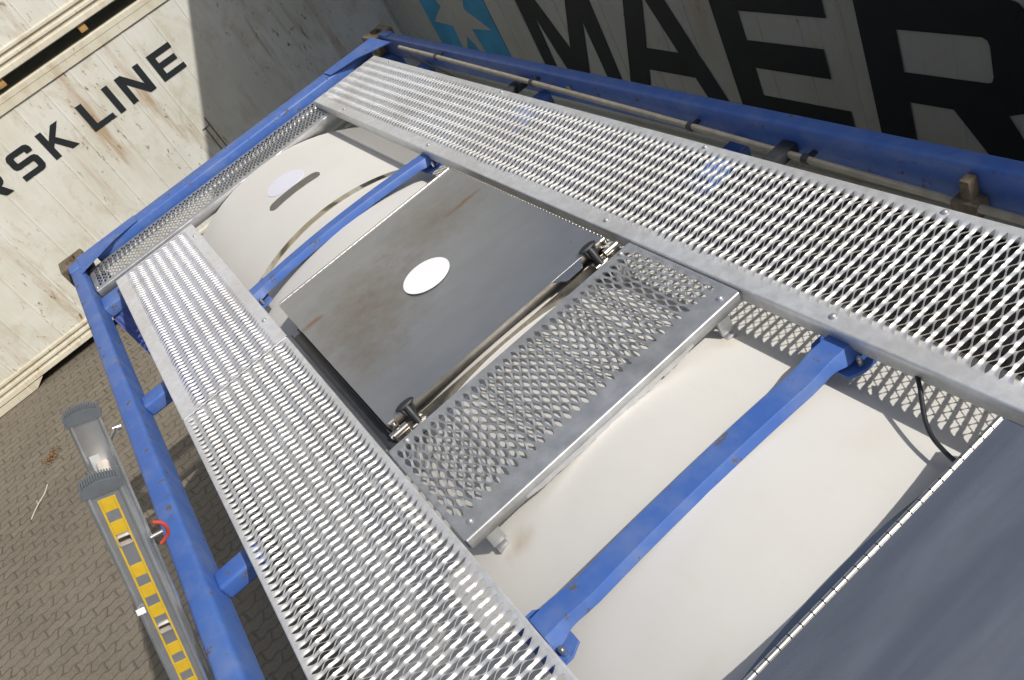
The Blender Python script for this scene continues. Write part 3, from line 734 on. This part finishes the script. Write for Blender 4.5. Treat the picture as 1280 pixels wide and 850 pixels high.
# spill box walls under the lids (cut to the tank)
def spill(x0, x1, y0, y1, zt_):
    mb = MB(); th = 0.004; n_ = 40
    for xx in (x0, x1):
        ys = [y0 + (y1 - y0) * i / n_ for i in range(n_ + 1)]
        for dx in (0, th):
            mb.add([(xx + dx, y, zt_) for y in ys] + [(xx + dx, y, min(zt_ - .002, tz(y) - 0.01)) for y in ys], [(i, i + 1, n_ + 2 + i, n_ + 1 + i) for i in range(n_)])
        mb.add([(xx, y, zt_) for y in ys] + [(xx + th, y, zt_) for y in ys], [(i, i + 1, n_ + 2 + i, n_ + 1 + i) for i in range(n_)])
    for yy in (y0, y1): mb.box((x0 + th, yy, zt_), (x1, yy + (th if yy == y0 else -th), tz(yy) - 0.02))
    mb.build('spill_box', M['steel'], T)
spill(2.168, 3.27, -0.955, -0.062, -0.034)
spill(-0.18, 0.785, -0.955, -0.062, -0.034)
# dark channel left of the far lid and drain tray
bar('side_channel', (2.13, -0.036, -0.045), (3.10, 0.008, -0.075), 0.003, 'dark')
mb = MB(); mb.box((2.14, -0.030, -0.026), (3.10, -0.024, -0.046)); mb.box((2.14, 0.004, -0.030), (3.10, 0.009, -0.046)); mb.build('channel_lip', M['rubber'], T)
# flange strip of the near hatch lying on the tank beyond the hinge
surf_patch('hatch_flange', M['lid2'], lambda u, v: (0.77 + 0.088 * u, -0.90 + 0.83 * v), 2, 60, 0.004, T)
# finger tab on the front of the far lid
mb = MB(); pts = [(2.197, -0.87), (2.197, -0.735)] + [(2.172 - 0.022 * math.sin(a), -0.757 - 0.022 + 0.022 * math.cos(a)) for a in [i * math.pi / 2 / 5 for i in range(6)]] + [(2.172 - 0.022 * math.cos(a), -0.828 - 0.022 * math.sin(a)) for a in [i * math.pi / 2 / 5 for i in range(6)]]
mb.prism(pts, lambda x, y, h: (x - 0.003, y, -0.0065 + h), 0.003); mb.build('finger_tab', M['lid2'], lid1)
# rubber latches
for y in (-0.118, -0.905):
    mb = MB()
    bm = bmesh.new(); bmesh.ops.create_uvsphere(bm, u_segments=18, v_segments=10, radius=1)
    for v in bm.verts: v.co = Vector((2.197 + v.co.x * 0.016, y + v.co.y * 0.036, 0.008 + v.co.z * 0.009))
    mb.bm(bm, True)
    mb.tube([(2.195, y, 0.004), (2.178, y, -0.006), (2.168, y, -0.028), (2.150, y, -0.050)], 0.013, 12)
    mb.tube([(2.190, y - 0.02, 0.004), (2.180, y - 0.014, -0.018), (2.168, y, -0.040)], 0.006, 8)
    mb.tube([(2.190, y + 0.02, 0.004), (2.180, y + 0.014, -0.018), (2.168, y, -0.040)], 0.006, 8)
    l_ = mb.build('rubber_latch', M['rubber'], T)
    mb = MB(); mb.box((2.128, y - 0.022, -0.055), (2.166, y + 0.022, -0.047), 0.002); mb.cyl((2.148, y - 0.026, -0.045), (2.148, y + 0.026, -0.045), 0.005, 12); mb.build('latch_bracket', M['hinge'], l_)
# small tubes and plates beside the latches
for y0_, y1_ in ((-0.02, -0.085), (-0.935, -0.995)):
    mb = MB(); mb.cyl((2.165, y0_, -0.035), (2.165, y1_, -0.035), 0.013, 16); mb.box((2.11, y0_, -0.062), (2.18, y1_, -0.054), 0.002)
    mb.cyl((2.19, (y0_ + y1_) / 2, -0.02), (2.19, (y0_ + y1_) / 2, -0.006), 0.011, 14); mb.build('lid_stay', M['hinge'], T)

# black cable from under the walkway to under the near lid
pts = [(1.10, -1.06, -0.070), (1.052, -1.015, -0.048), (1.020, -0.985, -0.050), (0.995, -0.957, -0.058), (0.965, -0.925, -0.066), (0.930, -0.898, -0.070), (0.890, -0.880, -0.070), (0.85, -0.868, -0.070), (0.80, -0.860, -0.072), (0.76, -0.855, -0.08)]
def smooth(pts, k=4):
    out = []; P_ = [Vector(p) for p in pts]
    for i in range(len(P_) - 1):
        a, b, c, d_ = P_[max(i - 1, 0)], P_[i], P_[i + 1], P_[min(i + 2, len(P_) - 1)]
        for j in range(k):
            t = j / k; out.append(0.5 * ((2 * b) + (c - a) * t + (2 * a - 5 * b + 4 * c - d_) * t * t + (-a + 3 * b - 3 * c + d_) * t ** 3))
    return out + [P_[-1]]
mb = MB(); mb.tube(smooth(pts), 0.0055, 12); mb.build('cable', M['rubber'], T)

# conduit and thin pipe along the shaded rail
mb = MB(); mb.tube(smooth([(5.05, -1.60, -0.008), (4.93, -1.60, -0.011), (4.41, -1.60, -0.018), (2.75, -1.60, -0.054), (1.62, -1.60, -0.090), (0.6, -1.60, -0.12), (-0.3, -1.60, -0.12)]), 0.0125, 12); cd = mb.build('conduit', M['conduit'], T)
for x, z in ((4.55, -0.016), (3.55, -0.036), (2.45, -0.064), (1.9, -0.08)):
    mb = MB(); mb.cyl((x - .012, -1.60, z), (x + .012, -1.60, z), 0.017, 14); mb.box((x - 0.01, -1.642, z - 0.006), (x + 0.01, -1.61, z + 0.003)); mb.build('pipe_clip', M['dark'], cd)
mb = MB(); mb.tube(smooth([(4.95, -1.60, -0.05), (4.3, -1.56, -0.10), (3.9, -1.53, -0.16), (3.3, -1.50, -0.2)]), 0.006, 8); mb.build('thin_pipe', M['dark'], T)
for x in (3.72, 2.0):
    mb = MB(); mb.box((x - .03, -1.64, -0.06), (x + .03, -1.47, -0.10), 0.003); mb.build('pipe_support', M['dark'], T)
mb = MB(); mb.box((1.325, -1.640, -0.02), (1.355, -1.600, -0.13), 0.004); mb.box((1.300, -1.640, -0.085), (1.380, -1.585, -0.14), 0.004); mb.build('rail_clip', M['rust'], T)
mb = MB(); mb.cyl((3.30, -1.640, -0.055), (3.30, -1.627, -0.055), 0.014, 14); mb.build('bolt', M['conduit'], T)

# ------------------------------------------------------------------ ladder leaning on the left rail
TH = R(22.0)
LX0, LX1 = 1.800, 2.155
def lp(x, t, n_):     # t metres down the stile from its top, n_ across the stile (towards +y)
    zt0, y0 = 0.655, 0.516; n_ = n_ + 0.008
    return (x, y0 + t * math.sin(TH) + n_ * math.cos(TH), zt0 - t * math.cos(TH) + n_ * math.sin(TH))
Llen = (0.655 - ZG) / math.cos(TH) - 0.02
lad = empty('ladder', lp((LX0 + LX1) / 2, Llen, 0), 'silver aluminium ladder with a yellow striped side leaning against the blue rail', 'ladder')
def lbox(mb, xa, xb, ta, tb, na_, nb_):
    vs = [lp(x, t, n_) for x in (xa, xb) for t in (ta, tb) for n_ in (na_, nb_)]
    mb.add(vs, [(0, 1, 3, 2), (4, 6, 7, 5), (0, 4, 5, 1), (2, 3, 7, 6), (0, 2, 6, 4), (1, 5, 7, 3)])
first = 0.150; pitch = 0.280; hr = 0.0155; hh_ = 0.0125; HWs = 0.038
rt_ = []; t = first
while t < Llen - 0.15: rt_.append(t); t += pitch
for xs_, sgn in ((LX0, 1), (LX1, -1)):
    mb = MB(); xa, xb = xs_, xs_ + 0.026
    cur = 0.012
    for t in rt_:
        lbox(mb, xa, xb, cur, t - hh_, -HWs, HWs); lbox(mb, xa, xb, t - hh_, t + hh_, -HWs, -hr); lbox(mb, xa, xb, t - hh_, t + hh_, hr, HWs); cur = t + hh_
    lbox(mb, xa, xb, cur, Llen, -HWs, HWs)
    # rounded raised edges of the extrusion
    for n_ in (-HWs + 0.004, HWs - 0.004): mb.cyl(lp(xa + 0.002, 0.012, n_), lp(xa + 0.002, Llen, n_), 0.0055, 10); 
    stl = mb.build('stile', M['alu'], lad)
    # ridged plastic end cap
    mb = MB(); W_ = HWs + 0.006; N_ = 16
    arc = [(-W_ + 2 * W_ * i / N_, -0.006 - 0.012 * (1 - (2 * i / N_ - 1) ** 2)) for i in range(N_ + 1)]
    mb.prism(arc + [(W_, 0.014), (-W_, 0.014)], lambda a, b, h: lp(xa - 0.006 + h, b, a), 0.038)
    for i in range(N_ - 1):
        a, b = arc[i + 1]; lbox(mb, xa + 0.000, xa + 0.032, b - 0.006, b + 0.002, a - 0.0016, a + 0.0016)
    mb.build('end_cap', M['capgrey'], stl)
    mb = MB(); lbox(mb, xa, xb, Llen, Llen + 0.02, -HWs - 0.003, HWs + 0.003); mb.build('foot', M['rubber'], stl)
for t in rt_:
    mb = MB(); xa, xb = LX0 - 0.005, LX1 + 0.030; wv = 0.0022
    o_ = [(-hh_, -hr), (-hh_, hr), (hh_, hr), (hh_, -hr)]
    def rr_(k, q): # rounded rectangle ring
        out = []
        for (st, sn, a0) in ((-1, 1, 180), (-1, 1, 0),): pass
        cs = ((hh_ - 0.005, hr - 0.005, 0), (-(hh_ - 0.005), hr - 0.005, 90), (-(hh_ - 0.005), -(hr - 0.005), 180), (hh_ - 0.005, -(hr - 0.005), 270))
        for (ct, cn, a0) in cs:
            for i in range(4):
                a = R(a0 + 30 * i); out.append(lp(q, t + ct + (0.005 - k) * math.cos(a), cn + (0.005 - k) * math.sin(a)))
        return out
    A_, B_ = rr_(0, xa), rr_(0, xb); Ai, Bi = rr_(wv, xa), rr_(wv, xb); n_ = 16
    mb.loft([A_, B_], caps=False, smooth=True); mb.loft([Ai, Bi], caps=False, smooth=True)
    mb.add(A_ + Ai, [(i, (i + 1) % n_, n_ + (i + 1) % n_, n_ + i) for i in range(n_)]); mb.add(B_ + Bi, [(i, (i + 1) % n_, n_ + (i + 1) % n_, n_ + i) for i in range(n_)])
    mb.build('rung', M['rung'], lad)
# yellow tape with open squares on the near stile
mb = MB(); sw = 0.0185; x_ = LX0 - 0.0012
def tape(ta, tb, na_, nb_): lbox(mb, x_, LX0 - 0.0002, ta, tb, na_, nb_)
t = 0.03; cell = 0.0651; k = 0
holes = [r_ for r_ in rt_]
def solid_block(ta, tb):
    for r_ in rt_:
        if ta < r_ + hh_ + 0.002 and tb > r_ - hh_ - 0.002:
            return
    tape(ta, tb, -sw + 0.005, sw - 0.005)
while t < Llen - 0.05:
    tape(t, t + cell, -sw, -sw + 0.0045) ; tape(t, t + cell, sw - 0.0045, sw)
    solid_block(t, t + cell * 0.54); t += cell
mb.build('yellow_tape', M['yellow'], lad)
mb = MB(); lbox(mb, LX0 - 0.0065, LX0 - 0.0045, 0.345, 0.362, 0.022, 0.042); mb.build('paper_tag', M['white'], lad)
mb = MB(); lbox(mb, LX1 - 0.0014, LX1 - 0.0003, 0.115, 0.165, 0.0, 0.024); mb.build('paper_tag', M['tag'], lad)
# hook and clamp at the far stile
mb = MB(); 
mb.tube([lp(LX1 + 0.02, 0.10, -HWs), lp(LX1 + 0.045, 0.10, -HWs - 0.012), lp(LX1 + 0.07, 0.10, -HWs - 0.02)], 0.006, 10)
mb.cyl(lp(LX1 + 0.072, 0.10, -HWs - 0.012), lp(LX1 + 0.072, 0.10, -HWs - 0.034), 0.009, 12); mb.build('guide_pin', M['hinge'], lad)
mb = MB(); q0 = 0.40
mb.tube(smooth([lp(LX1 - .02, q0 - 0.040, -HWs - 0.014), lp(LX1 - .02, q0 - 0.022, -HWs - 0.038), lp(LX1 - .02, q0 + 0.014, -HWs - 0.040), lp(LX1 - .02, q0 + 0.036, -HWs - 0.014)]), 0.0055, 10); mb.build('red_hook', M['red'], lad)
mb = MB(); mb.tube([lp(LX1 - .02, q0 + 0.005, -HWs + 0.004), lp(LX1 - .02, q0, -HWs - 0.030)], 0.006, 10); mb.build('hook_pin', M['hinge'], lad)

# ------------------------------------------------------------------ small things on the paving
rnd = random.Random(9); mb = MB()
for i in range(230):
    a = rnd.random() * 6.283; q = abs(rnd.gauss(0, 0.5)); x = 9.33 + math.cos(a) * q * 0.19; y = 2.79 + math.sin(a) * q * 0.13 - math.cos(a) * q * 0.06
    s_ = 0.006 + 0.014 * rnd.random(); b = rnd.random() * 3
    dx, dy = math.cos(b) * s_, math.sin(b) * s_; z = ZG + 0.004 + 0.02 * max(0, 1 - q) * rnd.random()
    mb.add([(x - dx, y - dy, z), (x + dy * .6, y - dx * .6, z + 0.006), (x + dx, y + dy, z + 0.004), (x - dy * .6, y + dx * .6, z + 0.009)], [(0, 1, 2, 3)])
o = mb.build('leaf_litter', M['debris']); o['kind'] = 'stuff'; o['label'] = 'small heap of dry brown leaves and seeds on the paving'; o['category'] = 'leaf litter'
mb = MB(); mb.tube(smooth([(8.47, 3.118, ZG + .01), (8.60, 3.03, ZG + .018), (8.74, 2.93, ZG + .012), (8.84, 2.88, ZG + .02)]), 0.006, 6); mb.tube([(8.62, 3.02, ZG + .014), (8.72, 3.03, ZG + .012)], 0.004, 6)
o = mb.build('twig', M['twig']); o['label'] = 'pale dry twig lying on the block paving'; o['category'] = 'twig'
